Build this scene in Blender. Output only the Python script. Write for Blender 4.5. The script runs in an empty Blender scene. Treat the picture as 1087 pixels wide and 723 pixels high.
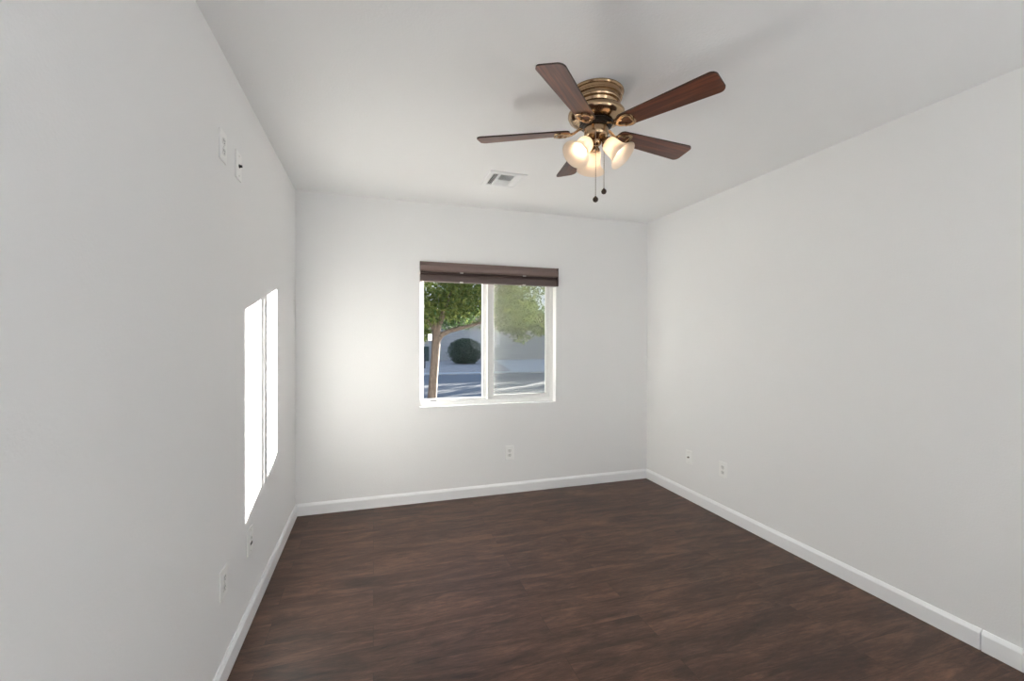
import bpy, bmesh, math, random
from mathutils import Vector, Matrix

random.seed(7)
S = bpy.context.scene
COL = S.collection
PI = math.pi
R = math.radians

# ------------------------------------------------------------------ camera
XL, XR, YB, H = -0.557, 2.500, 3.607, 2.44
YF = -1.60                      # wall behind the camera
EYE = 1.336
FPX, YAW, PITCH, ROLL = 464.28, 0.3066, -0.0051, -0.0024
cam = bpy.data.cameras.new('camera')
cam.sensor_fit = 'HORIZONTAL'
cam.sensor_width = 36.0
cam.lens = 36.0 * FPX / 1087.0
cam.clip_start = 0.02
cam.clip_end = 300
camo = bpy.data.objects.new('camera', cam)
COL.objects.link(camo)
_f = Vector((math.sin(YAW), math.cos(YAW), 0))
_r = Vector((math.cos(YAW), -math.sin(YAW), 0))
_u = Vector((0, 0, 1))
fwd = _f * math.cos(PITCH) + _u * math.sin(PITCH)
up0 = -_f * math.sin(PITCH) + _u * math.cos(PITCH)
rt = _r * math.cos(ROLL) - up0 * math.sin(ROLL)
up = _r * math.sin(ROLL) + up0 * math.cos(ROLL)
M = Matrix((rt, up, -fwd)).transposed().to_4x4()
M.translation = Vector((0, 0, EYE))
camo.matrix_world = M
S.camera = camo

# ------------------------------------------------------------------ world, sun, exposure
S.view_settings.view_transform = 'Standard'
S.view_settings.look = 'None'
S.view_settings.exposure = 0.1
S.view_settings.gamma = 1.0
S.view_settings.use_curve_mapping = False
S.cycles.use_denoising = True
S.cycles.max_bounces = 16
S.cycles.diffuse_bounces = 10
S.cycles.glossy_bounces = 6
S.cycles.transparent_max_bounces = 24
S.cycles.caustics_reflective = False
S.cycles.caustics_refractive = False
S.cycles.sample_clamp_indirect = 40.0

SKY_STRENGTH = 1.3
SUN_STRENGTH = 72.0
FILL_POWER = 23.0                # added globe fill lights behind the camera
BULB_STRENGTH = 8.0

w = bpy.data.worlds.new('sky')
S.world = w
w.use_nodes = True
nt = w.node_tree
bg = nt.nodes['Background']
tc = nt.nodes.new('ShaderNodeTexCoord')
sep = nt.nodes.new('ShaderNodeSeparateXYZ')
rmp = nt.nodes.new('ShaderNodeValToRGB')
rmp.color_ramp.elements[0].position = 0.0
rmp.color_ramp.elements[0].color = (0.86, 0.90, 1.0, 1)
rmp.color_ramp.elements[1].position = 0.6
rmp.color_ramp.elements[1].color = (0.42, 0.62, 1.0, 1)
nt.links.new(tc.outputs['Generated'], sep.inputs[0])
nt.links.new(sep.outputs['Z'], rmp.inputs[0])
nt.links.new(rmp.outputs[0], bg.inputs['Color'])
bg.inputs['Strength'].default_value = SKY_STRENGTH

sun = bpy.data.lights.new('sun', 'SUN')
sun.energy = SUN_STRENGTH
sun.angle = R(0.53)
sun.color = (1.0, 0.955, 0.89)
suno = bpy.data.objects.new('sun', sun)
COL.objects.link(suno)
suno.rotation_euler = Vector((-1.0, -0.72, -0.178)).to_track_quat('-Z', 'Y').to_euler()
suno.location = (20, 20, 8)

# ------------------------------------------------------------------ materials
def new_mat(name):
    m = bpy.data.materials.new(name)
    m.use_nodes = True
    n = m.node_tree
    return m, n, n.nodes['Principled BSDF']

def N(nt, t, **kw):
    n = nt.nodes.new(t)
    for k, v in kw.items():
        setattr(n, k, v)
    return n

def plain(name, col, rough=0.5, metal=0.0, spec=0.5, noise=0.0, nscale=40.0, bump=0.0, bscale=200.0):
    m, nt, p = new_mat(name)
    p.inputs['Base Color'].default_value = (*col, 1)
    p.inputs['Roughness'].default_value = rough
    p.inputs['Metallic'].default_value = metal
    p.inputs['Specular IOR Level'].default_value = spec
    tc = N(nt, 'ShaderNodeTexCoord')
    if noise > 0:
        no = N(nt, 'ShaderNodeTexNoise')
        no.inputs['Scale'].default_value = nscale
        no.inputs['Detail'].default_value = 4
        nt.links.new(tc.outputs['Object'], no.inputs['Vector'])
        rp = N(nt, 'ShaderNodeValToRGB')
        rp.color_ramp.elements[0].position = 0.3
        rp.color_ramp.elements[1].position = 0.7
        rp.color_ramp.elements[0].color = (*[c * (1 - noise) for c in col], 1)
        rp.color_ramp.elements[1].color = (*[min(1, c * (1 + noise)) for c in col], 1)
        nt.links.new(no.outputs['Fac'], rp.inputs[0])
        nt.links.new(rp.outputs[0], p.inputs['Base Color'])
    if bump > 0:
        nb = N(nt, 'ShaderNodeTexNoise')
        nb.inputs['Scale'].default_value = bscale
        nb.inputs['Detail'].default_value = 2
        nt.links.new(tc.outputs['Object'], nb.inputs['Vector'])
        b = N(nt, 'ShaderNodeBump')
        b.inputs['Strength'].default_value = bump
        b.inputs['Distance'].default_value = 0.002
        nt.links.new(nb.outputs['Fac'], b.inputs['Height'])
        nt.links.new(b.outputs[0], p.inputs['Normal'])
    return m

WALL = plain('wall_paint', (0.82, 0.82, 0.82), 0.75, spec=0.25, bump=0.35, bscale=130)
CEIL = plain('ceiling_paint', (0.875, 0.88, 0.885), 0.85, spec=0.2, bump=0.45, bscale=110)
TRIM = plain('trim_paint', (0.86, 0.87, 0.88), 0.35)
VINYL = plain('white_vinyl', (0.76, 0.76, 0.75), 0.4)
PLATE = plain('plate_plastic', (0.86, 0.86, 0.85), 0.3)
SOCKET = plain('socket_plastic', (0.74, 0.74, 0.73), 0.35)
DARK = plain('dark_slot', (0.02, 0.02, 0.02), 0.6)
VENTDARK = plain('duct_shade', (0.03, 0.03, 0.03), 0.8)
SCREW = plain('screw_metal', (0.6, 0.6, 0.58), 0.35, metal=0.8)
BLACKMETAL = plain('black_metal', (0.018, 0.014, 0.012), 0.35, metal=0.6)
CHAIN = plain('chain_metal', (0.30, 0.26, 0.22), 0.35, metal=1.0)
BALL = plain('dark_bronze', (0.05, 0.035, 0.025), 0.35, metal=0.7)
BLINDTOP = plain('blind_rail_brown', (0.165, 0.112, 0.097), 0.30, spec=0.7)
BLINDFAB = plain('blind_fabric_brown', (0.075, 0.05, 0.045), 0.8)
CLIP = plain('clear_clip', (0.55, 0.52, 0.5), 0.3)
DOORM = plain('door_paint', (0.82, 0.82, 0.81), 0.4)

def brass():
    m, nt, p = new_mat('antique_brass')
    p.inputs['Metallic'].default_value = 1.0
    p.inputs['Roughness'].default_value = 0.2
    tc = N(nt, 'ShaderNodeTexCoord')
    no = N(nt, 'ShaderNodeTexNoise')
    no.inputs['Scale'].default_value = 22
    nt.links.new(tc.outputs['Object'], no.inputs['Vector'])
    rp = N(nt, 'ShaderNodeValToRGB')
    rp.color_ramp.elements[0].color = (0.40, 0.275, 0.165, 1)
    rp.color_ramp.elements[1].color = (0.52, 0.37, 0.23, 1)
    nt.links.new(no.outputs['Fac'], rp.inputs[0])
    nt.links.new(rp.outputs[0], p.inputs['Base Color'])
    return m
BRASS = brass()

def wood_blade():
    m, nt, p = new_mat('mahogany_blade')
    tc = N(nt, 'ShaderNodeTexCoord')
    mp = N(nt, 'ShaderNodeMapping')
    mp.inputs['Scale'].default_value = (2.2, 55, 20)
    nt.links.new(tc.outputs['Object'], mp.inputs[0])
    no = N(nt, 'ShaderNodeTexNoise')
    no.inputs['Scale'].default_value = 1.6
    no.inputs['Detail'].default_value = 5
    no.inputs['Roughness'].default_value = 0.65
    nt.links.new(mp.outputs[0], no.inputs['Vector'])
    rp = N(nt, 'ShaderNodeValToRGB')
    e = rp.color_ramp.elements
    e[0].position = 0.32; e[0].color = (0.055, 0.016, 0.009, 1)
    e[1].position = 0.72; e[1].color = (0.26, 0.078, 0.034, 1)
    e2 = e.new(0.5); e2.color = (0.125, 0.038, 0.019, 1)
    nt.links.new(no.outputs['Fac'], rp.inputs[0])
    nt.links.new(rp.outputs[0], p.inputs['Base Color'])
    p.inputs['Roughness'].default_value = 0.33
    p.inputs['Specular IOR Level'].default_value = 0.8
    return m
BLADE = wood_blade()
BLADE_EDGE = plain('blade_dark_edge', (0.03, 0.012, 0.008), 0.5)

def floor_mat():
    m, nt, p = new_mat('dark_plank_floor')
    L = nt.links.new
    tc = N(nt, 'ShaderNodeTexCoord')
    br = N(nt, 'ShaderNodeTexBrick')
    br.offset = 0.37
    br.offset_frequency = 2
    br.inputs['Scale'].default_value = 1.0
    br.inputs['Brick Width'].default_value = 1.22
    br.inputs['Row Height'].default_value = 0.152
    br.inputs['Mortar Size'].default_value = 0.0009
    br.inputs['Mortar Smooth'].default_value = 0.3
    br.inputs['Color1'].default_value = (0, 0, 0, 1)
    br.inputs['Color2'].default_value = (1, 1, 1, 1)
    br.inputs['Mortar'].default_value = (0.5, 0.5, 0.5, 1)
    L(tc.outputs['Object'], br.inputs['Vector'])
    # shift the grain from plank to plank
    sx = N(nt, 'ShaderNodeSeparateXYZ')
    L(tc.outputs['Object'], sx.inputs[0])
    ml = N(nt, 'ShaderNodeMath', operation='MULTIPLY')
    ml.inputs[1].default_value = 13.0
    L(br.outputs['Color'], ml.inputs[0])
    ad = N(nt, 'ShaderNodeMath', operation='ADD')
    L(sx.outputs['X'], ad.inputs[0]); L(ml.outputs[0], ad.inputs[1])
    cx = N(nt, 'ShaderNodeCombineXYZ')
    L(ad.outputs[0], cx.inputs['X']); L(sx.outputs['Y'], cx.inputs['Y']); L(ml.outputs[0], cx.inputs['Z'])
    def noise(sc, scale, detail, rough, dist=0.0):
        mp = N(nt, 'ShaderNodeMapping')
        mp.inputs['Scale'].default_value = sc
        L(cx.outputs[0], mp.inputs[0])
        no = N(nt, 'ShaderNodeTexNoise')
        no.inputs['Scale'].default_value = scale
        no.inputs['Detail'].default_value = detail
        no.inputs['Roughness'].default_value = rough
        no.inputs['Distortion'].default_value = dist
        L(mp.outputs[0], no.inputs['Vector'])
        return no
    blot = noise((1.7, 7.5, 1), 1.3, 9, 0.68, 0.8)      # broad cloudy streaks
    mid = noise((7.0, 30.0, 1), 1.5, 6, 0.7, 1.0)       # short darker figure
    grain = noise((7.0, 95.0, 1), 1.5, 6, 0.75, 0.4)    # fine grain along the plank
    av = N(nt, 'ShaderNodeMix', data_type='FLOAT')
    av.inputs['Factor'].default_value = 0.28
    L(blot.outputs['Fac'], av.inputs['A']); L(mid.outputs['Fac'], av.inputs['B'])
    rp = N(nt, 'ShaderNodeValToRGB')
    e = rp.color_ramp.elements
    e[0].position = 0.34; e[0].color = (0.026, 0.012, 0.0085, 1)
    e[1].position = 0.68; e[1].color = (0.185, 0.094, 0.058, 1)
    a = e.new(0.45); a.color = (0.058, 0.0285, 0.0195, 1)
    a = e.new(0.53); a.color = (0.093, 0.047, 0.031, 1)
    L(av.outputs['Result'], rp.inputs[0])
    rg = N(nt, 'ShaderNodeValToRGB')
    rg.color_ramp.elements[0].position = 0.32; rg.color_ramp.elements[0].color = (0.62, 0.62, 0.62, 1)
    rg.color_ramp.elements[1].position = 0.68; rg.color_ramp.elements[1].color = (1.3, 1.28, 1.25, 1)
    L(grain.outputs['Fac'], rg.inputs[0])
    mx = N(nt, 'ShaderNodeMix', data_type='RGBA', blend_type='MULTIPLY')
    mx.inputs['Factor'].default_value = 1.0
    L(rp.outputs[0], mx.inputs['A']); L(rg.outputs[0], mx.inputs['B'])
    # plank to plank tone
    rt_ = N(nt, 'ShaderNodeValToRGB')
    rt_.color_ramp.elements[0].color = (0.92, 0.92, 0.93, 1)
    rt_.color_ramp.elements[1].color = (1.08, 1.06, 1.04, 1)
    L(br.outputs['Color'], rt_.inputs[0])
    mx2 = N(nt, 'ShaderNodeMix', data_type='RGBA', blend_type='MULTIPLY')
    mx2.inputs['Factor'].default_value = 1.0
    L(mx.outputs['Result'], mx2.inputs['A']); L(rt_.outputs[0], mx2.inputs['B'])
    mx3 = N(nt, 'ShaderNodeMix', data_type='RGBA')
    L(br.outputs['Fac'], mx3.inputs['Factor'])
    L(mx2.outputs['Result'], mx3.inputs['A'])
    mx3.inputs['B'].default_value = (0.02, 0.012, 0.009, 1)
    L(mx3.outputs['Result'], p.inputs['Base Color'])
    rr = N(nt, 'ShaderNodeMapRange')
    rr.inputs['To Min'].default_value = 0.34; rr.inputs['To Max'].default_value = 0.52
    L(grain.outputs['Fac'], rr.inputs['Value'])
    L(rr.outputs[0], p.inputs['Roughness'])
    p.inputs['Specular IOR Level'].default_value = 0.36
    b = N(nt, 'ShaderNodeBump')
    b.inputs['Strength'].default_value = 0.25
    b.inputs['Distance'].default_value = 0.002
    L(grain.outputs['Fac'], b.inputs['Height'])
    L(b.outputs[0], p.inputs['Normal'])
    return m
FLOOR = floor_mat()

def glass_mat():
    m, nt, p = new_mat('window_glass')
    nt.nodes.remove(p)
    out = nt.nodes['Material Output']
    tr = N(nt, 'ShaderNodeBsdfTransparent'); tr.inputs[0].default_value = (0.95, 0.96, 0.95, 1)
    gl = N(nt, 'ShaderNodeBsdfGlossy'); gl.inputs['Roughness'].default_value = 0.0
    mix = N(nt, 'ShaderNodeMixShader'); mix.inputs[0].default_value = 0.005
    nt.links.new(tr.outputs[0], mix.inputs[1]); nt.links.new(gl.outputs[0], mix.inputs[2])
    nt.links.new(mix.outputs[0], out.inputs['Surface'])
    return m
GLASS = glass_mat()

def screen_mat():
    m, nt, p = new_mat('insect_screen')
    nt.nodes.remove(p)
    out = nt.nodes['Material Output']
    tr = N(nt, 'ShaderNodeBsdfTransparent'); tr.inputs[0].default_value = (1, 1, 1, 1)
    df = N(nt, 'ShaderNodeBsdfDiffuse'); df.inputs[0].default_value = (0.30, 0.30, 0.28, 1)
    mix = N(nt, 'ShaderNodeMixShader'); mix.inputs[0].default_value = 0.26
    nt.links.new(tr.outputs[0], mix.inputs[1]); nt.links.new(df.outputs[0], mix.inputs[2])
    nt.links.new(mix.outputs[0], out.inputs['Surface'])
    return m
SCREEN = screen_mat()

def frosted_mat():
    m, nt, p = new_mat('frosted_glass_shade')
    nt.nodes.remove(p)
    out = nt.nodes['Material Output']
    tl = N(nt, 'ShaderNodeBsdfTranslucent'); tl.inputs[0].default_value = (0.98, 0.90, 0.80, 1)
    df = N(nt, 'ShaderNodeBsdfDiffuse'); df.inputs[0].default_value = (0.93, 0.87, 0.80, 1)
    gl = N(nt, 'ShaderNodeBsdfGlossy'); gl.inputs['Roughness'].default_value = 0.25
    m1 = N(nt, 'ShaderNodeMixShader'); m1.inputs[0].default_value = 0.45
    m2 = N(nt, 'ShaderNodeMixShader'); m2.inputs[0].default_value = 0.04
    L = nt.links.new
    L(tl.outputs[0], m1.inputs[1]); L(df.outputs[0], m1.inputs[2])
    L(m1.outputs[0], m2.inputs[1]); L(gl.outputs[0], m2.inputs[2])
    L(m2.outputs[0], out.inputs['Surface'])
    return m
FROST = frosted_mat()

def emit_mat(name, col, strength):
    m, nt, p = new_mat(name)
    p.inputs['Base Color'].default_value = (1, 1, 1, 1)
    p.inputs['Emission Color'].default_value = (*col, 1)
    p.inputs['Emission Strength'].default_value = strength
    return m
BULB = emit_mat('lit_bulb', (1.0, 0.78, 0.55), BULB_STRENGTH)

def leaf_mat(name, c0, c1, trans=0.45):
    m, nt, p = new_mat(name)
    nt.nodes.remove(p)
    out = nt.nodes['Material Output']
    L = nt.links.new
    g = N(nt, 'ShaderNodeNewGeometry')
    rp = N(nt, 'ShaderNodeValToRGB')
    rp.color_ramp.elements[0].color = (*c0, 1)
    rp.color_ramp.elements[1].color = (*c1, 1)
    L(g.outputs['Random Per Island'], rp.inputs[0])
    df = N(nt, 'ShaderNodeBsdfDiffuse'); tl = N(nt, 'ShaderNodeBsdfTranslucent')
    L(rp.outputs[0], df.inputs[0]); L(rp.outputs[0], tl.inputs[0])
    mx = N(nt, 'ShaderNodeMixShader'); mx.inputs[0].default_value = trans
    L(df.outputs[0], mx.inputs[1]); L(tl.outputs[0], mx.inputs[2])
    L(mx.outputs[0], out.inputs['Surface'])
    return m
LEAF = leaf_mat('tree_leaf', (0.02, 0.045, 0.015), (0.11, 0.125, 0.035), 0.35)
LEAFDARK = leaf_mat('dark_leaf', (0.03, 0.07, 0.03), (0.10, 0.14, 0.06), 0.3)
BUSHLEAF = leaf_mat('bush_leaf', (0.045, 0.07, 0.05), (0.11, 0.15, 0.10), 0.2)
BARK = plain('tree_bark', (0.095, 0.072, 0.055), 0.9, noise=0.5, nscale=30, bump=1.0, bscale=60)
ASPHALT = plain('asphalt', (0.15, 0.15, 0.155), 0.9, noise=0.12, nscale=6)
CONCRETE = plain('concrete', (0.46, 0.45, 0.44), 0.9, noise=0.06, nscale=4)
GRAVEL = plain('gravel', (0.33, 0.29, 0.265), 0.95, noise=0.35, nscale=9)
STUCCO = plain('house_stucco', (0.55, 0.50, 0.44), 0.95, noise=0.05, nscale=3)
ROOFM = plain('roof_tile', (0.28, 0.17, 0.12), 0.85, noise=0.2, nscale=5)
UTIL = plain('utility_green', (0.05, 0.075, 0.06), 0.6)
POSTM = plain('dark_post', (0.03, 0.035, 0.05), 0.6)
WHITEBOX = plain('white_box', (0.8, 0.8, 0.8), 0.5)

def block_wall_mat():
    m, nt, p = new_mat('block_wall')
    tc = N(nt, 'ShaderNodeTexCoord')
    mp = N(nt, 'ShaderNodeMapping'); mp.inputs['Rotation'].default_value = (R(90), 0, 0)
    nt.links.new(tc.outputs['Object'], mp.inputs[0])
    br = N(nt, 'ShaderNodeTexBrick')
    br.inputs['Scale'].default_value = 1.0
    br.inputs['Brick Width'].default_value = 0.405
    br.inputs['Row Height'].default_value = 0.203
    br.inputs['Mortar Size'].default_value = 0.008
    br.inputs['Color1'].default_value = (0.42, 0.40, 0.375, 1)
    br.inputs['Color2'].default_value = (0.47, 0.45, 0.42, 1)
    br.inputs['Mortar'].default_value = (0.36, 0.35, 0.33, 1)
    nt.links.new(mp.outputs[0], br.inputs['Vector'])
    nt.links.new(br.outputs['Color'], p.inputs['Base Color'])
    p.inputs['Roughness'].default_value = 0.95
    return m
BLOCK = block_wall_mat()

# ------------------------------------------------------------------ mesh helpers
def box(bm, x0, x1, y0, y1, z0, z1, mat=None):
    v = [bm.verts.new(p) for p in ((x0, y0, z0), (x1, y0, z0), (x1, y1, z0), (x0, y1, z0),
                                   (x0, y0, z1), (x1, y0, z1), (x1, y1, z1), (x0, y1, z1))]
    if mat is not None:
        for q in v:
            q.co = mat @ q.co
    for f in ((0, 3, 2, 1), (4, 5, 6, 7), (0, 1, 5, 4), (1, 2, 6, 5), (2, 3, 7, 6), (3, 0, 4, 7)):
        bm.faces.new([v[i] for i in f])
    return v

def lathe(bm, prof, seg=48, mat=None, cap0=False, cap1=False):
    rings = []
    for r, z in prof:
        ring = []
        for i in range(seg):
            a = 2 * PI * i / seg
            co = Vector((r * math.cos(a), r * math.sin(a), z))
            ring.append(bm.verts.new(mat @ co if mat else co))
        rings.append(ring)
    for a, b in zip(rings, rings[1:]):
        for i in range(seg):
            j = (i + 1) % seg
            bm.faces.new((a[i], a[j], b[j], b[i]))
    if cap0: bm.faces.new(rings[0][::-1])
    if cap1: bm.faces.new(rings[-1])

def tube(bm, pts, rad, seg=10, closed=False, flat=1.0, cap=True):
    """tube along pts; rad a number or a list; flat squashes it along z"""
    pts = [Vector(p) for p in pts]
    n = len(pts)
    rs = rad if isinstance(rad, (list, tuple)) else [rad] * n
    rings = []
    for i, p in enumerate(pts):
        if closed:
            t = (pts[(i + 1) % n] - pts[i - 1]).normalized()
        else:
            t = (pts[min(i + 1, n - 1)] - pts[max(i - 1, 0)]).normalized()
        ref = Vector((0, 0, 1)) if abs(t.z) < 0.95 else Vector((1, 0, 0))
        s = t.cross(ref).normalized()
        u = s.cross(t).normalized()
        rings.append([bm.verts.new(p + s * rs[i] * math.cos(2 * PI * k / seg) + u * rs[i] * flat * math.sin(2 * PI * k / seg)) for k in range(seg)])
    m = n if closed else n - 1
    for i in range(m):
        a, b = rings[i], rings[(i + 1) % n]
        for k in range(seg):
            j = (k + 1) % seg
            bm.faces.new((a[k], a[j], b[j], b[k]))
    if cap and not closed:
        bm.faces.new(rings[0][::-1]); bm.faces.new(rings[-1])

def prism(bm, outline, axis, a0, a1):
    """closed 2D outline extruded along axis ('x' or 'y'); outline gives the other two coordinates"""
    def mk(p, t):
        return (t, p[0], p[1]) if axis == 'x' else (p[0], t, p[1])
    A = [bm.verts.new(mk(p, a0)) for p in outline]
    B = [bm.verts.new(mk(p, a1)) for p in outline]
    n = len(outline)
    for i in range(n):
        j = (i + 1) % n
        bm.faces.new((A[i], A[j], B[j], B[i]))
    bm.faces.new(A[::-1]); bm.faces.new(B)

def obj(name, bm, mat, parent=None, smooth=False, bevel=0.0, bseg=2, angle=35):
    bmesh.ops.recalc_face_normals(bm, faces=bm.faces[:])
    me = bpy.data.meshes.new(name)
    bm.to_mesh(me)
    bm.free()
    for m in (mat if isinstance(mat, (list, tuple)) else [mat]):
        me.materials.append(m)
    o = bpy.data.objects.new(name, me)
    COL.objects.link(o)
    if parent: o.parent = parent
    if bevel > 0:
        b = o.modifiers.new('bevel', 'BEVEL')
        b.width = bevel; b.segments = bseg; b.limit_method = 'ANGLE'; b.angle_limit = R(40)
    if smooth:
        for p in me.polygons: p.use_smooth = True
        if hasattr(me, 'set_sharp_from_angle'):
            me.set_sharp_from_angle(angle=R(angle))
    return o

def thing(name, label, cat, loc, group=None, rot=(0, 0, 0)):
    o = bpy.data.objects.new(name, None)
    o.empty_display_size = 0.1
    COL.objects.link(o)
    o.location = loc
    o.rotation_euler = rot
    return tag(o, label, cat, group)

def tag(o, label, cat, group=None, kind=None):
    o['label'] = label
    o['category'] = cat
    if group: o['group'] = group
    if kind: o['kind'] = kind
    return o

def struct(name, bm, mat, **kw):
    o = obj(name, bm, mat, **kw)
    if not kw.get('parent'): o['kind'] = 'structure'
    return o

# ------------------------------------------------------------------ room shell
T = 0.16
GZ = -0.18                         # ground outside
bm = bmesh.new(); box(bm, XL, XR, YF, YB, -0.12, 0.0); struct('floor', bm, FLOOR)
bm = bmesh.new(); box(bm, XL - T, XR + T, YF - T, YB + T, H, H + 0.15); struct('ceiling', bm, CEIL)
bm = bmesh.new(); box(bm, XL - T, XL, YF - T, YB + T, GZ, H); struct('wall_left', bm, WALL)
bm = bmesh.new(); box(bm, XR, XR + T, YF - T, YB + T, GZ, H); struct('wall_right', bm, WALL)
WX0, WX1, WZ0, WZ1 = 0.357, 1.554, 0.772, 1.960
bm = bmesh.new()
box(bm, XL, WX0, YB, YB + T, GZ, H)
box(bm, WX1, XR, YB, YB + T, GZ, H)
box(bm, WX0, WX1, YB, YB + T, GZ, WZ0)
box(bm, WX0, WX1, YB, YB + T, WZ1, H)
bmesh.ops.remove_doubles(bm, verts=bm.verts[:], dist=1e-5)
struct('wall_back', bm, WALL)
DX0, DX1, DZ = 1.45, 2.27, 2.05
bm = bmesh.new()
box(bm, XL, DX0, YF - T, YF, GZ, H); box(bm, DX1, XR, YF - T, YF, GZ, H)
box(bm, DX0, DX1, YF - T, YF, DZ, H); box(bm, DX0, DX1, YF - T, YF, GZ, 0)
struct('wall_front', bm, WALL)
# the door behind the camera
bm = bmesh.new(); box(bm, DX0 + 0.02, DX1 - 0.02, YF - 0.075, YF - 0.035, 0.006, DZ - 0.02)
for z0, z1 in ((0.2, 0.95), (1.1, 1.85)):
    for x0, x1 in ((DX0 + 0.12, DX0 + 0.37), (DX1 - 0.37, DX1 - 0.12)):
        box(bm, x0, x1, YF - 0.036, YF - 0.028, z0, z1)
d1 = struct('door_1', bm, DOORM, bevel=0.004)
bm = bmesh.new(); lathe(bm, [(0.0, 0.0), (0.028, 0.0), (0.028, 0.006), (0.011, 0.01), (0.011, 0.035), (0.026, 0.045), (0.028, 0.06), (0.018, 0.068), (0.0, 0.07)], 24,
                        Matrix.Translation((DX0 + 0.08, YF - 0.035, 0.95)) @ Matrix.Rotation(R(-90), 4, 'X'))
obj('door_knob', bm, BRASS, d1, smooth=True)
bm = bmesh.new()
box(bm, DX0 - 0.06, DX0 + 0.005, YF, YF + 0.016, 0, DZ + 0.06)
box(bm, DX1 - 0.005, DX1 + 0.06, YF, YF + 0.016, 0, DZ + 0.06)
box(bm, DX0 + 0.005, DX1 - 0.005, YF, YF + 0.016, DZ - 0.005, DZ + 0.06)
struct('trim_2', bm, TRIM)

# baseboards: flat face, eased top
BH = 0.088
def base_prof(s):                   # s: +1 wall at the low side
    return [(0, 0), (0.014 * s, 0), (0.014 * s, 0.070), (0.0115 * s, 0.076), (0.006 * s, 0.0855), (0.0045 * s, BH), (0, BH)]
bm = bmesh.new(); prism(bm, [(XL + a, b) for a, b in base_prof(1)], 'y', YF, YB); struct('baseboard_left', bm, TRIM)
bm = bmesh.new(); prism(bm, [(YB - a, b) for a, b in base_prof(1)], 'x', XL + 0.014, XR - 0.014); struct('baseboard_back', bm, TRIM)
bm = bmesh.new(); prism(bm, [(XR - a, b) for a, b in base_prof(1)], 'y', 1.179, YB); struct('baseboard_right', bm, TRIM)
bm = bmesh.new(); prism(bm, [(XR - a * 1.12, b) for a, b in base_prof(1)], 'y', YF, 1.1735); struct('trim_1', bm, TRIM)
bm = bmesh.new(); prism(bm, [(YF + a, b) for a, b in base_prof(1)], 'x', XL + 0.014, DX0 - 0.06); struct('baseboard_front', bm, TRIM)

# ------------------------------------------------------------------ window (white horizontal slider)
win = bpy.data.objects.new('window_1', None); COL.objects.link(win)
win.location = ((WX0 + WX1) / 2, YB + 0.12, WZ0); win['kind'] = 'structure'
win['label'] = 'white vinyl sliding window with two panes in the back wall'
def wobj(name, bm, mat, parent=win, **kw):
    bmesh.ops.translate(bm, verts=bm.verts[:], vec=-Vector(win.location))
    return obj(name, bm, mat, parent, **kw)
FY0, FY1 = YB + 0.072, YB + T
FW = 0.034
bm = bmesh.new()
box(bm, WX0, WX0 + FW, FY0, FY1, WZ0, WZ1); box(bm, WX1 - FW, WX1, FY0, FY1, WZ0, WZ1)
box(bm, WX0 + FW, WX1 - FW, FY0, FY1, WZ0, WZ0 + 0.034); box(bm, WX0 + FW, WX1 - FW, FY0, FY1, WZ1 - FW, WZ1)
box(bm, WX0 + FW, WX1 - FW, FY0 + 0.004, FY0 + 0.010, WZ0 + 0.034, WZ0 + 0.046)   # track lip
wobj('window_frame', bm, VINYL, bevel=0.002)
# fixed light on the left
bm = bmesh.new()
y0, y1 = FY0 + 0.032, FY0 + 0.075
box(bm, 0.906, 0.950, y0, y1, WZ0 + 0.034, WZ1 - FW)
box(bm, WX0 + FW, 0.906, y0, y1, WZ0 + 0.034, WZ0 + 0.050)
box(bm, WX0 + FW, WX0 + FW + 0.008, y0, y1, WZ0 + 0.05, WZ1 - FW)
wobj('fixed_sash', bm, VINYL, bevel=0.002)
bm = bmesh.new(); box(bm, WX0 + FW + 0.006, 0.908, y0 + 0.018, y0 + 0.022, WZ0 + 0.045, WZ1 - FW)
pl = wobj('fixed_pane', bm, GLASS)
# sliding sash on the right
bm = bmesh.new()
y0, y1 = FY0 + 0.006, FY0 + 0.030
SZ0, SZ1 = WZ0 + 0.036, WZ1 - FW - 0.002
box(bm, 0.950, 1.000, y0, y1, SZ0, SZ1); box(bm, 1.486, 1.519, y0, y1, SZ0, SZ1)
box(bm, 1.000, 1.486, y0, y1, SZ0, SZ0 + 0.034); box(bm, 1.000, 1.486, y0, y1, SZ1 - 0.034, SZ1)
box(bm, 0.940, 0.952, y0 - 0.010, y0 + 0.012, SZ0, SZ1)         # pull rail
sash = wobj('sliding_sash', bm, VINYL, bevel=0.002)
bm = bmesh.new(); box(bm, 0.997, 1.489, y0 + 0.010, y0 + 0.014, SZ0 + 0.03, SZ1 - 0.03)
wobj('sliding_pane', bm, GLASS)
bm = bmesh.new(); box(bm, 0.938, 0.952, y0 - 0.024, y0 - 0.008, 1.315, 1.385); box(bm, 0.941, 0.949, y0 - 0.032, y0 - 0.022, 1.335, 1.355)
wobj('sash_latch', bm, VINYL, bevel=0.002)
bm = bmesh.new()
sy = FY0 + 0.066
box(bm, 0.952, 0.966, sy, sy + 0.01, SZ0, SZ1); box(bm, 1.506, 1.520, sy, sy + 0.01, SZ0, SZ1)
box(bm, 0.966, 1.506, sy, sy + 0.01, SZ0, SZ0 + 0.014); box(bm, 0.966, 1.506, sy, sy + 0.01, SZ1 - 0.014, SZ1)
wobj('screen_frame', bm, VINYL)
bm = bmesh.new(); box(bm, 0.966, 1.506, sy + 0.004, sy + 0.0045, SZ0 + 0.014, SZ1 - 0.014)
wobj('insect_screen', bm, SCREEN)
bm = bmesh.new()
box(bm, WX0 + 0.040, WX0 + 0.150, FY0 - 0.004, FY0 + 0.016, WZ0 + 0.034, WZ0 + 0.052)
ck = wobj('track_lock', bm, VINYL, bevel=0.002)
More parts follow.
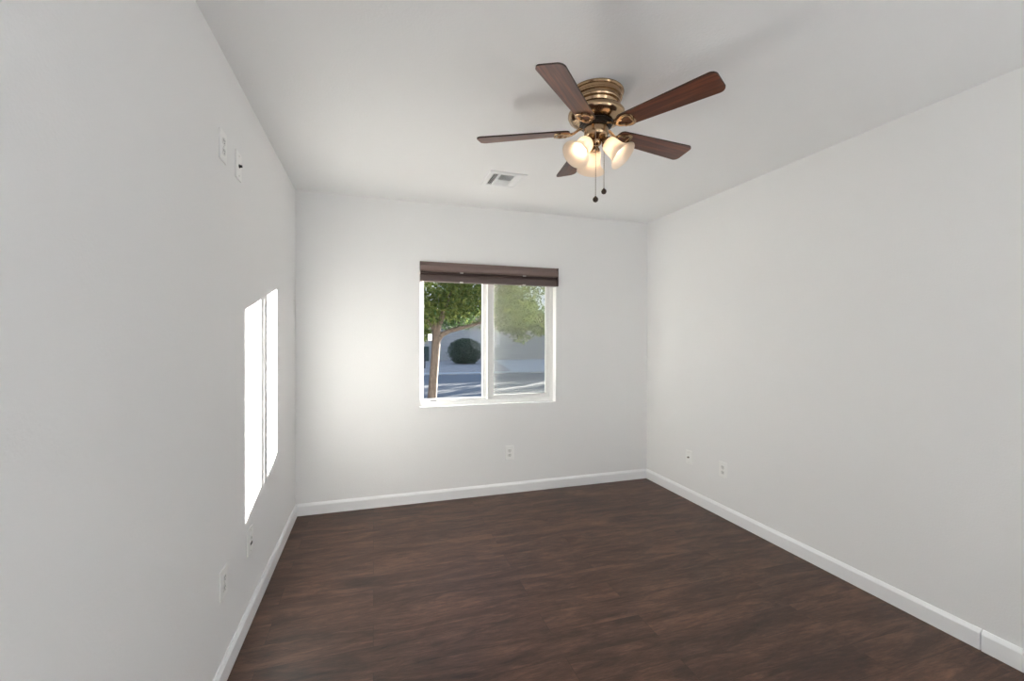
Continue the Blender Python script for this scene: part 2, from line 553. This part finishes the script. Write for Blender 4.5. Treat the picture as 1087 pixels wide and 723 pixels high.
bm = bmesh.new(); box(bm, WX0 + 0.095, WX0 + 0.145, FY0 - 0.006, FY0 - 0.003, WZ0 + 0.040, WZ0 + 0.0455)
wobj('lock_slot', bm, DARK, parent=ck)

# ------------------------------------------------------------------ blind
bl = thing('window_blind', 'dark brown cellular blind drawn up at the top of the window', 'blind', ((0.357 + 1.556) / 2, YB - 0.02, 1.79))
def bobj(name, bm, mat, parent=bl, **kw):
    bmesh.ops.translate(bm, verts=bm.verts[:], vec=-Vector(bl.location))
    return obj(name, bm, mat, parent, **kw)
BX0, BX1 = 0.3595, 1.5515
def blind_span(bm, prof, x0=BX0, x1=BX1): prism(bm, prof, 'x', x0, x1)
bm = bmesh.new()
yy = YB - 0.030
blind_span(bm, [(YB + 0.035, 1.955), (YB + 0.035, 1.878), (YB - 0.020, 1.876), (yy - 0.004, 1.880), (yy - 0.010, 1.890), (yy - 0.012, 1.902), (yy - 0.010, 1.915), (yy - 0.005, 1.927), (yy + 0.003, 1.936), (yy + 0.004, 1.940), (yy + 0.004, 1.955)])
bobj('head_rail', bm, BLINDTOP, smooth=True, angle=50)
bm = bmesh.new()
pr = []
n = 3
for i in range(n + 1):
    zz = 1.876 - i * (0.020 / n)
    pr.append((YB - 0.006 - (0.006 if i % 2 else 0.0), zz))
pr = [(YB + 0.028, 1.876)] + pr + [(YB + 0.028, 1.856)]
blind_span(bm, pr, BX0 + 0.004, BX1 - 0.004)
bobj('folded_cells', bm, BLINDFAB)
bm = bmesh.new()
blind_span(bm, [(YB + 0.030, 1.856), (YB - 0.012, 1.856), (YB - 0.018, 1.850), (YB - 0.021, 1.835), (YB - 0.022, 1.812), (YB - 0.020, 1.801), (YB - 0.014, 1.797), (YB + 0.030, 1.797)])
bobj('bottom_rail', bm, plain('blind_bottom_rail', (0.088, 0.059, 0.053), 0.42), smooth=True, angle=30)
for x in (0.695, 1.245):
    for z0, yq in ((1.870, YB - 0.034), (1.793, YB - 0.024)):
        bm = bmesh.new(); box(bm, x - 0.014, x + 0.014, yq, yq + 0.012, z0, z0 + 0.010)
        bobj('clip', bm, CLIP, bevel=0.002)
bm = bmesh.new(); box(bm, BX1, BX1 + 0.0022, YB - 0.034, YB + 0.033, 1.797, 1.956)
box(bm, BX1, BX1 + 0.010, YB - 0.034, YB - 0.003, 1.797, 1.956)
bobj('end_cap', bm, BLINDFAB, bevel=0.001)
bm = bmesh.new(); box(bm, BX0 - 0.0022, BX0, YB - 0.034, YB + 0.033, 1.885, 1.956)
bobj('end_cap', bm, BLINDFAB)

# ------------------------------------------------------------------ ceiling fan
FX, FYc, FZ = 0.957, 1.772, 2.44
fan = thing('ceiling_fan', 'antique brass ceiling fan with five mahogany blades and three lit bell shades', 'ceiling fan', (FX, FYc, FZ))
bm = bmesh.new()
lathe(bm, [(0.0, 0.0), (0.121, 0.0), (0.122, -0.005), (0.119, -0.010), (0.113, -0.012), (0.112, -0.022), (0.115, -0.026), (0.114, -0.031),
           (0.105, -0.034), (0.104, -0.043), (0.107, -0.047), (0.105, -0.052), (0.094, -0.056), (0.090, -0.066), (0.098, -0.076), (0.118, -0.084), (0.126, -0.094),
           (0.127, -0.104), (0.121, -0.116), (0.104, -0.126), (0.078, -0.132), (0.0, -0.132)], 64)
obj('motor_housing', bm, BRASS, fan, smooth=True, angle=40)
bm = bmesh.new()
lathe(bm, [(0.0, -0.131), (0.070, -0.131), (0.074, -0.134), (0.074, -0.143), (0.068, -0.146), (0.068, -0.152), (0.060, -0.155), (0.0, -0.155)], 48)
obj('flywheel', bm, BLACKMETAL, fan, smooth=True, angle=40)
bm = bmesh.new()
lathe(bm, [(0.0, -0.155), (0.054, -0.155), (0.055, -0.158), (0.054, -0.185), (0.050, -0.197), (0.040, -0.205), (0.030, -0.209), (0.024, -0.214), (0.024, -0.226), (0.016, -0.234), (0.0, -0.236)], 48)
obj('switch_housing', bm, BRASS, fan, smooth=True, angle=45)

# blade: outline in local x (outwards) / y
def blade_outline():
    pts = []
    x0, x1 = 0.118, 0.550
    w0, w1 = 0.040, 0.0575
    # tip corners
    def arc(cx, cy, r, a0, a1, n=6):
        return [(cx + r * math.cos(R(a0 + (a1 - a0) * i / n)), cy + r * math.sin(R(a0 + (a1 - a0) * i / n))) for i in range(n + 1)]
    r = 0.026
    pts += arc(x0 + 0.024, -w0 + 0.024, 0.024, 180, 270)
    pts += arc(x1 - r - 0.004, -w1 + r, r, 270, 352)
    pts += arc(x1 - r - 0.004, w1 - r, r, 8, 90)
    pts += arc(x0 + 0.024, w0 - 0.024, 0.024, 90, 180)
    return pts
BZ = -0.168
PITCHB = R(-12)
Rx = Matrix.Translation((0, 0, BZ)) @ Matrix.Rotation(PITCHB, 4, 'X')
bm = bmesh.new()
ol = blade_outline()
lo = [bm.verts.new(Rx @ Vector((x, y, -0.003))) for x, y in ol]
hi = [bm.verts.new(Rx @ Vector((x, y, 0.003))) for x, y in ol]
bm.faces.new(lo[::-1]); bm.faces.new(hi)
for i in range(len(ol)):
    j = (i + 1) % len(ol)
    f = bm.faces.new((lo[i], lo[j], hi[j], hi[i])); f.material_index = 1
blade0 = obj('blade', bm, [BLADE, BLADE_EDGE], fan, bevel=0)
bm = bmesh.new()
# arm from the flywheel, then an open rounded-triangle loop under the blade
arm = [(0.060, 0.0, -0.150), (0.080, 0.0, -0.158), (0.100, 0.0, -0.172), (0.122, 0.0, BZ - 0.009)]
tube(bm, arm, [0.011, 0.009, 0.009, 0.010], 12, flat=0.55)
loop = []
tri = [(0.116, 0.0, 0.012), (0.182, -0.030, 0.016), (0.182, 0.030, 0.016)]
# rounded triangle from a superposed harmonic
for i in range(30):
    a = 2 * PI * i / 30
    rr = 0.030 * (1 + 0.16 * math.cos(3 * (a - PI)))
    loop.append(Rx @ Vector((0.152 + rr * 1.15 * math.cos(a), rr * math.sin(a), -0.008)))
tube(bm, loop, 0.0090, 10, closed=True, flat=0.55)
for sx, sy in ((0.142, -0.021), (0.142, 0.021), (0.186, 0.0)):
    lathe(bm, [(0.0, -0.004), (0.005, -0.003), (0.0055, 0.0), (0.0055, 0.010)], 10, Rx @ Matrix.Translation((sx, sy, -0.013)))
iron0 = obj('blade_iron', bm, BRASS, blade0, smooth=True, angle=50)
A0 = 8.3
blade0.rotation_euler = (0, 0, R(A0))
for k in range(1, 5):
    b = blade0.copy(); COL.objects.link(b); b.parent = fan
    b.rotation_euler = (0, 0, R(A0 + 72 * k))
    i = iron0.copy(); COL.objects.link(i); i.parent = b

# lamps
def bell_profile():
    out = [(r * 1.07, z * 1.07) for r, z in [(0.0235, 0.0), (0.0300, -0.006), (0.0335, -0.016), (0.0345, -0.030), (0.0352, -0.044), (0.0375, -0.058), (0.0430, -0.072), (0.0520, -0.084), (0.0605, -0.092), (0.0625, -0.0955)]]
    inn = [(r - 0.003, z + 0.0012) for r, z in out[::-1]]
    return out + inn
TILT = R(44)
NECK_R, NECK_Z = 0.050, -0.229
def lamp_matrix(az):
    # local -z is the direction the shade opens in
    return Matrix.Rotation(az, 4, 'Z') @ Matrix.Translation((NECK_R, 0, NECK_Z)) @ Matrix.Rotation(-TILT, 4, 'Y')
bm = bmesh.new(); lathe(bm, bell_profile(), 48)
sh0 = obj('lamp_shade', bm, FROST, fan, smooth=True, angle=70)
bm = bmesh.new(); lathe(bm, [(0.0, -0.014), (0.012, -0.016), (0.013, -0.024), (0.019, -0.038), (0.0215, -0.050), (0.019, -0.062), (0.011, -0.070), (0.0, -0.072)], 24)
bu0 = obj('bulb', bm, BULB, sh0, smooth=True, angle=80)
bm = bmesh.new()
lathe(bm, [(0.0, 0.030), (0.010, 0.028), (0.014, 0.020), (0.020, 0.012), (0.027, 0.004), (0.0285, -0.006), (0.0265, -0.0075), (0.012, -0.012), (0.010, -0.018), (0.0, -0.018)], 32)
inv = Matrix.Rotation(TILT, 4, 'Y') @ Matrix.Translation((-NECK_R, 0, -NECK_Z))
pts = [inv @ Vector(p) for p in ((0.012, 0, -0.212), (0.022, 0, -0.206), (0.030, 0, -0.205), (0.034, 0, -0.208))]
tube(bm, pts, 0.0085, 12)
ar0 = obj('lamp_arm', bm, BRASS, fan, smooth=True, angle=50)
for k, az in enumerate((195, 316, 74)):
    mt = lamp_matrix(R(az))
    if k == 0:
        s_, b_, a_ = sh0, bu0, ar0
    else:
        s_ = sh0.copy(); b_ = bu0.copy(); a_ = ar0.copy()
        for q in (s_, b_, a_): COL.objects.link(q)
        s_.parent = fan; b_.parent = s_; a_.parent = fan
    s_.matrix_local = mt
    a_.matrix_local = mt
# pull chains
def pull_chain(x, y, z0, z1):
    bm = bmesh.new()
    tube(bm, [(x, y, z0), (x, y, z1)], 0.0012, 6)
    n = int((z0 - z1) / 0.009)
    for i in range(n):
        bmesh.ops.create_icosphere(bm, subdivisions=1, radius=0.0021, matrix=Matrix.Translation((x, y, z0 - 0.004 - i * 0.009)))
    c = obj('pull_chain', bm, CHAIN, fan, smooth=True)
    bm = bmesh.new()
    lathe(bm, [(0.0, 0.016), (0.003, 0.015), (0.004, 0.012), (0.010, 0.007), (0.0125, 0.0), (0.010, -0.008), (0.0045, -0.012), (0.0, -0.0125)], 20, Matrix.Translation((x, y, z1 - 0.006)))
    obj('pull_ball', bm, BALL, c, smooth=True)
pull_chain(-0.0275, -0.047, -0.196, -0.487)
pull_chain(0.0480, 0.014, -0.190, -0.425)

# ------------------------------------------------------------------ ceiling vent
VX0, VX1, VY0, VY1 = 0.732, 0.990, 2.785, 3.060
vent = thing('ceiling_vent', 'square white ceiling air vent with four louvred banks near the window wall', 'air vent', ((VX0 + VX1) / 2, (VY0 + VY1) / 2, H))
vc = Vector(vent.location)
def vobj(name, bm, mat, **kw):
    bmesh.ops.translate(bm, verts=bm.verts[:], vec=-vc)
    return obj(name, bm, mat, vent, **kw)
zt, zb = H, H - 0.009
ix0, ix1, iy0, iy1 = VX0 + 0.030, VX1 - 0.030, VY0 + 0.034, VY1 - 0.034
mx0, mx1 = ix0 + 0.046, ix1 - 0.046
ym = (iy0 + iy1) / 2
bm = bmesh.new()
box(bm, VX0, ix0, VY0, VY1, zb, zt); box(bm, ix1, VX1, VY0, VY1, zb, zt)
box(bm, ix0, ix1, VY0, iy0, zb, zt); box(bm, ix0, ix1, iy1, VY1, zb, zt)
box(bm, mx0 - 0.006, mx0 + 0.006, iy0, iy1, zb, zt); box(bm, mx1 - 0.006, mx1 + 0.006, iy0, iy1, zb, zt)
box(bm, mx0 + 0.006, mx1 - 0.006, ym - 0.006, ym + 0.006, zb, zt)
vobj('vent_frame', bm, TRIM, bevel=0.0015)
bm = bmesh.new(); box(bm, ix0, ix1, iy0, iy1, zt - 0.0012, zt - 0.0002)
vobj('dark_backing', bm, VENTDARK)  # flat dark sheet, stands in for the shade inside the duct
def bank(x0, x1, y0, y1, along, sgn):
    bm = bmesh.new()
    if along == 'y':
        n = max(2, round((x1 - x0) / 0.0105)); st = (x1 - x0) / n
        for i in range(n):
            c = x0 + (i + 0.5) * st
            m = Matrix.Translation((c, 0, H - 0.0052)) @ Matrix.Rotation(R(-38) * sgn, 4, 'Y')
            box(bm, -0.0040, 0.0040, y0, y1, -0.0005, 0.0005, m)
    else:
        n = max(2, round((y1 - y0) / 0.0105)); st = (y1 - y0) / n
        for i in range(n):
            c = y0 + (i + 0.5) * st
            m = Matrix.Translation((0, c, H - 0.0052)) @ Matrix.Rotation(R(-38) * sgn, 4, 'X')
            box(bm, x0, x1, -0.0048, 0.0048, -0.0005, 0.0005, m)
    vobj('louver_bank', bm, TRIM)
bank(ix0, mx0 - 0.006, iy0, iy1, 'y', 1)
bank(mx1 + 0.006, ix1, iy0, iy1, 'y', -1)
bank(mx0 + 0.006, mx1 - 0.006, iy0, ym - 0.006, 'x', -1)
bank(mx0 + 0.006, mx1 - 0.006, ym + 0.006, iy1, 'x', 1)

# ------------------------------------------------------------------ wall plates
def wall_plate(name, label, cat, loc, side, kind, group, w=0.074, h=0.116):
    rz = {'back': 0, 'left': R(90), 'right': R(-90)}[side]     # local -y looks into the room
    t = thing(name, label, cat, loc, group, (0, 0, rz))
    bm = bmesh.new()
    box(bm, -w / 2, w / 2, -0.0065, 0, -h / 2, h / 2)
    obj('cover_plate', bm, PLATE, t, bevel=0.003, bseg=3)
    def screw(z):
        bm = bmesh.new()
        lathe(bm, [(0.0035, 0.0), (0.0033, 0.0012), (0.0, 0.0015)], 12, Matrix.Translation((0, -0.0063, z)) @ Matrix.Rotation(R(90), 4, 'X'))
        obj('screw', bm, SCREW, t)
    if kind == 'duplex':
        screw(0)
        for s in (-1, 1):
            bm = bmesh.new()
            z = 0.0195 * s
            prof = []
            for i in range(24):
                a = 2 * PI * i / 24
                prof.append((0.0172 * math.cos(a), max(-0.0135, min(0.0135, 0.0172 * math.sin(a))) + z))
            prism(bm, prof, 'y', -0.0085, -0.006)
            so = obj('socket', bm, SOCKET, t)
            bm = bmesh.new()
            box(bm, -0.0075, -0.0052, -0.0089, -0.0084, z - 0.001, z + 0.008)
            box(bm, 0.0052, 0.0075, -0.0089, -0.0084, z - 0.001, z + 0.007)
            lathe(bm, [(0.0026, 0.0), (0.0026, 0.0005), (0.0, 0.0005)], 10, Matrix.Translation((0, -0.0084, z - 0.0075)) @ Matrix.Rotation(R(90), 4, 'X'))
            obj('socket_slots', bm, DARK, so)
    elif kind == 'coax':
        screw(0.042); screw(-0.042)
        bm = bmesh.new()
        lathe(bm, [(0.0, 0.0), (0.008, 0.0), (0.008, 0.003), (0.0055, 0.003), (0.0055, 0.012), (0.0, 0.012)], 12, Matrix.Translation((0, -0.006, 0)) @ Matrix.Rotation(R(90), 4, 'X'))
        obj('coax_jack', bm, DARK if 'black' in label else plain('jack_metal', (0.25, 0.23, 0.2), 0.35, metal=0.9), t, smooth=True)
    elif kind == 'port':
        screw(0.048); screw(-0.048)
        bm = bmesh.new(); box(bm, -0.0165, 0.0165, -0.0085, -0.006, -0.033, 0.033)
        ins = obj('insert', bm, PLATE, t, bevel=0.001)
        bm = bmesh.new(); box(bm, -0.0145, 0.0145, -0.0105, -0.0083, -0.018, -0.007); obj('port_slot', bm, DARK, ins)
        bm = bmesh.new()
        lathe(bm, [(0.0, 0.0), (0.005, 0.0), (0.005, 0.004), (0.0, 0.004)], 12, Matrix.Translation((0, -0.0083, 0.013)) @ Matrix.Rotation(R(90), 4, 'X'))
        obj('coax_jack', bm, SCREW, ins)
    return t
GL = None
wall_plate('wall_outlet', 'white duplex outlet high on the left wall near the ceiling, without a black jack', 'outlet', (XL, 1.946, 2.072), 'left', 'duplex', None, 0.078, 0.118)
wall_plate('cable_plate', 'white cable plate with a black jack high on the left wall', 'wall plate', (XL, 2.148, 2.072), 'left', 'coax', None, 0.078, 0.118)
wall_plate('wall_outlet', 'white duplex outlet low on the left wall, nearest the camera', 'outlet', (XL, 1.948, 0.386), 'left', 'duplex', None, 0.080, 0.114)
wall_plate('media_plate', 'white plate with a dark slot just below the sunlit patch on left wall', 'wall plate', (XL, 2.330, 0.381), 'left', 'port', None, 0.092, 0.120)
wall_plate('wall_outlet', 'white duplex outlet on the back wall below the window', 'outlet', (1.121, YB, 0.347), 'back', 'duplex', None, 0.078, 0.122)
wall_plate('cable_plate', 'white cable plate with one small centre jack on the right wall near corner', 'wall plate', (XR, 3.012, 0.352), 'right', 'coax', None, 0.072, 0.112)
wall_plate('wall_outlet', 'white duplex outlet low on the right wall beside the cable plate', 'outlet', (XR, 2.640, 0.355), 'right', 'duplex', None, 0.078, 0.116)

# ------------------------------------------------------------------ two globe lights added behind the camera to fill the room
def fill_lamp(label, x, y, k):
    GLOBE = emit_mat('fill_glow', (0.95, 0.985, 1.0), k * FILL_POWER / (PI * 4 * PI * 0.30 ** 2))
    t = thing('fill_lamp', label, 'fill light', (x, y, 0))
    bm = bmesh.new(); lathe(bm, [(0, 0), (0.15, 0), (0.15, 0.012), (0.14, 0.02), (0.02, 0.028), (0, 0.028)], 40); obj('base', bm, BLACKMETAL, t, smooth=True, angle=40)
    bm = bmesh.new(); tube(bm, [(0, 0, 0.028), (0, 0, 1.06)], 0.011, 12); obj('pole', bm, BLACKMETAL, t, smooth=True)
    bm = bmesh.new(); bmesh.ops.create_uvsphere(bm, u_segments=40, v_segments=20, radius=0.30, matrix=Matrix.Translation((0, 0, 1.35))); obj('fill_globe', bm, GLOBE, t, smooth=True, angle=80)
fill_lamp('globe fill light added behind the camera, on the left', 0.15, -1.15, 0.68)
fill_lamp('globe fill light added behind the camera, on the right', 2.12, -1.05, 1.45)

# ------------------------------------------------------------------ outdoors
def ground(name, pts, mat, z, th=0.1):
    bm = bmesh.new()
    lo = [bm.verts.new((x, y, z - th)) for x, y in pts]
    hi = [bm.verts.new((x, y, z)) for x, y in pts]
    n = len(pts)
    bm.faces.new(hi); bm.faces.new(lo[::-1])
    for i in range(n):
        j = (i + 1) % n
        bm.faces.new((lo[i], lo[j], hi[j], hi[i]))
    return struct(name, bm, mat)
ground('front_yard', [(-30, YB + T), (60, YB + T), (60, 9.6), (-30, 9.6)], GRAVEL, GZ + 0.01)
ground('sidewalk', [(-30, 9.6), (60, 9.6), (60, 11.0), (-30, 11.0)], CONCRETE, GZ + 0.02)
ground('road', [(-30, 11.0), (60, 11.0), (60, 18.25), (-30, 18.25)], ASPHALT, GZ - 0.02)
ground('curb', [(-30, 18.25), (60, 18.25), (60, 18.75), (-30, 18.75)], CONCRETE, GZ + 0.03)
ground('gravel_strip', [(-30, 18.75), (5.95, 18.75), (8.05, 29.4), (-30, 29.4)], GRAVEL, GZ + 0.01)
ground('driveway', [(5.95, 18.75), (60, 18.75), (60, 29.4), (8.05, 29.4)], CONCRETE, GZ + 0.012)
ground('back_lot', [(-60, 29.4), (90, 29.4), (90, 60), (-60, 60)], GRAVEL, GZ - 0.01)

bm = bmesh.new(); box(bm, 3.9, 60, 29.4, 29.6, GZ - 0.1, 1.86); box(bm, 3.9, 60, 29.36, 29.64, 1.80, 1.88)
o = struct('block_wall', bm, BLOCK)
bm = bmesh.new(); box(bm, -30, 3.5, 29.42, 29.6, GZ - 0.1, 0.95)
o = struct('low_block_wall', bm, BLOCK)
bm = bmesh.new(); box(bm, 3.5, 3.9, 29.3, 29.7, GZ - 0.1, 1.5); box(bm, 3.45, 3.95, 29.25, 29.75, 1.5, 1.58)
o = struct('wall_pillar', bm, BLOCK)

# leaves: one mesh of small folded leaf blades
def leaves(name, pts, size, mat, parent, droop=0.5, ratio=0.34):
    vs, fs = [], []
    for p in pts:
        L = size * random.uniform(0.6, 1.25)
        W = L * ratio
        d = Vector((random.gauss(0, 1), random.gauss(0, 1), random.gauss(0, 0.7) - droop)).normalized()
        s = d.cross(Vector((random.gauss(0, 1), random.gauss(0, 1), random.gauss(0, 1)))).normalized()
        n = d.cross(s)
        b = len(vs)
        p = Vector(p)
        vs += [p, p + d * L * 0.45 + s * W * 0.5 + n * W * 0.15, p + d * L, p + d * L * 0.45 - s * W * 0.5 + n * W * 0.15]
        fs.append((b, b + 1, b + 2)); fs.append((b, b + 2, b + 3))
    me = bpy.data.meshes.new(name)
    me.from_pydata([tuple(v) for v in vs], [], fs)
    me.materials.append(mat)
    o = bpy.data.objects.new(name, me); COL.objects.link(o); o.parent = parent
    return o

def in_ell(c, r):
    while True:
        q = Vector((random.uniform(-1, 1), random.uniform(-1, 1), random.uniform(-1, 1)))
        if q.length <= 1: break
    return (c[0] + q.x * r[0], c[1] + q.y * r[1], c[2] + q.z * r[2])

# the tree in front of the window; coordinates relative to its foot
TX, TY = 0.985, 7.6
tree = thing('front_tree', 'leafy green tree with bare brown trunk just outside the window', 'tree', (TX, TY, GZ + 0.01))
bm = bmesh.new()
tr_pts = [(-0.06, 0, 0), (-0.03, 0, 0.35), (0.0, 0, 0.8), (0.035, 0.0, 1.25), (0.05, 0, 1.5), (0.06, 0.02, 1.75)]
tube(bm, tr_pts, [0.10, 0.082, 0.074, 0.072, 0.075, 0.07], 14)
tube(bm, [(0.05, 0, 1.42), (0.13, 0, 1.56), (0.27, 0.02, 1.63), (0.50, 0.03, 1.69), (0.78, 0.05, 1.76), (1.15, 0.1, 1.95), (1.7, 0.2, 2.35)], [0.055, 0.05, 0.042, 0.036, 0.030, 0.022, 0.012], 10)
tube(bm, [(0.055, 0.01, 1.6), (0.16, -0.1, 1.95), (0.35, -0.2, 2.5), (0.5, -0.3, 3.2)], [0.05, 0.042, 0.03, 0.012], 10)
tube(bm, [(0.05, 0.01, 1.6), (-0.12, 0.1, 1.95), (-0.45, 0.15, 2.5), (-0.7, 0.2, 3.1)], [0.05, 0.04, 0.028, 0.012], 10)
tube(bm, [(0.06, 0.02, 1.7), (0.2, 0.4, 2.1), (0.6, 0.8, 2.7)], [0.045, 0.035, 0.012], 10)
obj('trunk', bm, BARK, tree, smooth=True, angle=80)
random.seed(11)
P = []
# blobs (centre relative to foot, radii, leaf count)
blobs = []
for i in range(30):                       # lower skirt seen through the panes
    x = -1.3 + 3.5 * (i + random.random()) / 30
    zb_ = 2.02 + 0.12 * math.sin(x * 3.1) + random.uniform(-0.05, 0.10)
    blobs.append(((x, random.uniform(-0.9, 1.2), zb_), (0.36, 0.5, 0.30), 420 if x < 0.9 else 250))
for i in range(26):
    x = -1.3 + 3.3 * (i + random.random()) / 26
    blobs.append(((x, random.uniform(-1.0, 1.4), 2.42 + random.uniform(-0.1, 0.15)), (0.45, 0.6, 0.32), 430))
for i in range(26):
    blobs.append(((random.uniform(-1.2, 1.8), random.uniform(-1.2, 1.6), random.uniform(2.8, 3.8)), (0.6, 0.7, 0.5), 170))
# sprays hanging lower
for x, z_, n in ((1.66, 1.56, 150), (1.52, 1.66, 170), (1.95, 1.68, 160), (2.05, 1.72, 130), (1.25, 1.72, 90), (-0.12, 1.60, 200), (-0.30, 1.56, 260), (-0.2, 1.72, 200), (0.12, 1.62, 70), (2.2, 1.80, 120)):
    blobs.append(((x, random.uniform(-0.2, 0.3) if x > 0.2 else random.uniform(0.3, 0.7), z_), (0.14, 0.25, 0.13), n))
for c, r, n in blobs:
    for _ in range(n): P.append(in_ell(c, r))
leaves('foliage', P, 0.085, LEAF, tree, droop=0.6, ratio=0.32)
# white box against the trunk
bm = bmesh.new(); box(bm, -0.035, 0.035, -0.03, 0.03, -0.06, 0.06)
wb = obj('white_box', bm, WHITEBOX, None, bevel=0.01); wb.location = (0.921, 7.56, 1.35)
tag(wb, 'small white box fixed to the left side of the tree trunk outside', 'box')

# round bush in front of the block wall
random.seed(5)
bush = thing('round_bush', 'round dark green bush on the gravel across the street', 'bush', (5.15, 25.4, GZ + 0.01))
bm = bmesh.new()
for k in range(9):
    a = 2 * PI * k / 9
    tube(bm, [(0.05 * math.cos(a), 0.05 * math.sin(a), 0), (0.3 * math.cos(a), 0.3 * math.sin(a), 0.5), (0.7 * math.cos(a), 0.7 * math.sin(a), 1.0)], [0.03, 0.02, 0.008], 6)
obj('stems', bm, BARK, bush)
P = []
def bush_r(z):
    t = [(0.0, 0.62), (0.25, 0.86), (0.6, 1.06), (0.9, 1.02), (1.15, 0.86), (1.3, 0.62), (1.42, 0.2)]
    for (z0, r0), (z1, r1) in zip(t, t[1:]):
        if z <= z1: return r0 + (r1 - r0) * (z - z0) / (z1 - z0)
    return 0.2
for _ in range(9500):
    z = random.uniform(0.0, 1.40)
    a = random.uniform(0, 2 * PI)
    r = bush_r(z) * math.sqrt(random.uniform(0.15, 1)) * random.uniform(0.86, 1.06)
    P.append((r * math.cos(a), r * math.sin(a) * 0.85, z + 0.02))
leaves('foliage', P, 0.13, BUSHLEAF, bush, droop=-0.9, ratio=0.25)

# trees behind the block wall
def far_tree(label, x, y, h, rx, rz, n, mat, name='background_tree', size=0.26, bottom=None):
    t = thing(name, label, 'tree', (x, y, GZ), 'trees behind the block wall')
    bm = bmesh.new()
    tube(bm, [(0, 0, 0), (0.05, 0, h * 0.4), (0, 0.05, h * 0.75)], [0.16, 0.12, 0.04], 10)
    obj('trunk', bm, BARK, t, smooth=True, angle=80)
    P = []
    for i in range(16):
        c = in_ell((0, 0, h - rz), (rx * 0.75, rx * 0.75, rz * 0.75))
        for _ in range(n // 16): P.append(in_ell(c, (rx * 0.45, rx * 0.45, rz * 0.45)))
    leaves('foliage', P, size, mat, t, droop=0.2, ratio=0.45)
    return t
random.seed(21)
far_tree('tall dark tree behind the block wall, left of the front tree trunk', 2.0, 35.0, 6.0, 1.9, 2.3, 4200, LEAFDARK)
far_tree('dense tree behind the block wall seen above the round bush', 6.7, 36.0, 6.2, 1.9, 2.3, 5000, LEAFDARK)
far_tree('olive tree behind the block wall seen in the middle of the right pane', 11.4, 35.0, 6.0, 1.9, 2.3, 5000, LEAF)
far_tree('dark tree behind the block wall at the right edge of the window', 16.1, 35.5, 6.2, 1.9, 2.3, 5000, LEAFDARK)

# utility box and post across the street
ub = thing('utility_box', 'dark green utility box by the low wall across the street', 'utility box', (2.85, 27.6, GZ + 0.01))
bm = bmesh.new(); box(bm, -0.42, 0.42, -0.3, 0.3, 0.08, 0.98); obj('cabinet', bm, UTIL, ub, bevel=0.03)
bm = bmesh.new(); box(bm, -0.48, 0.48, -0.36, 0.36, 0, 0.08); obj('pad', bm, CONCRETE, ub)
po = thing('street_post', 'short dark post on the gravel at the left edge of the window', 'post', (2.42, 22.2, GZ + 0.01))
bm = bmesh.new(); box(bm, -0.055, 0.055, -0.055, 0.055, 0, 0.62); obj('shaft', bm, POSTM, po)
bm = bmesh.new(); box(bm, -0.07, 0.07, -0.07, 0.07, 0.62, 0.70); obj('cap', bm, POSTM, po, bevel=0.02)

# house across the street, behind the wall
def house(label, x0, x1, y0, y1, hw, hr):
    h = thing('house', label, 'house', ((x0 + x1) / 2, (y0 + y1) / 2, GZ))
    w2, d2 = (x1 - x0) / 2, (y1 - y0) / 2
    bm = bmesh.new(); box(bm, -w2, w2, -d2, d2, 0, hw); obj('house_walls', bm, STUCCO, h)
    bm = bmesh.new()
    prism(bm, [(-d2 - 0.4, hw), (d2 + 0.4, hw), (d2 + 0.4, hw + 0.15), (0, hr), (-d2 - 0.4, hw + 0.15)], 'x', -w2 - 0.4, w2 + 0.4)
    obj('roof', bm, ROOFM, h)
house('stucco house with tiled roof across the street, right of the window view', 22, 60, 31.5, 40.5, 3.0, 5.35)
house('pale stucco house far behind the block wall trees', 2.5, 17.5, 42, 50, 3.0, 4.6)
# trees added outside the window's view to shade the near road
random.seed(31)
for k, x in enumerate((9.6, 11.6, 13.6, 15.6, 17.6)):
    t = thing('shade_tree', 'young tree added out of view to shade the road', 'tree', (x, 20.4, GZ + 0.01), 'row of added shade trees')
    bm = bmesh.new(); tube(bm, [(0, 0, 0), (0.02, 0, 1.2), (0, 0, 2.3)], [0.05, 0.045, 0.02], 8); obj('trunk', bm, BARK, t)
    P = [in_ell((0, 0, 2.62), (0.78, 0.55, 0.52)) for _ in range(1500)] + [in_ell((0, 0, 1.95), (0.78, 0.5, 0.5)) for _ in range(420)]
    leaves('foliage', P, 0.2, LEAF, t, ratio=0.5)
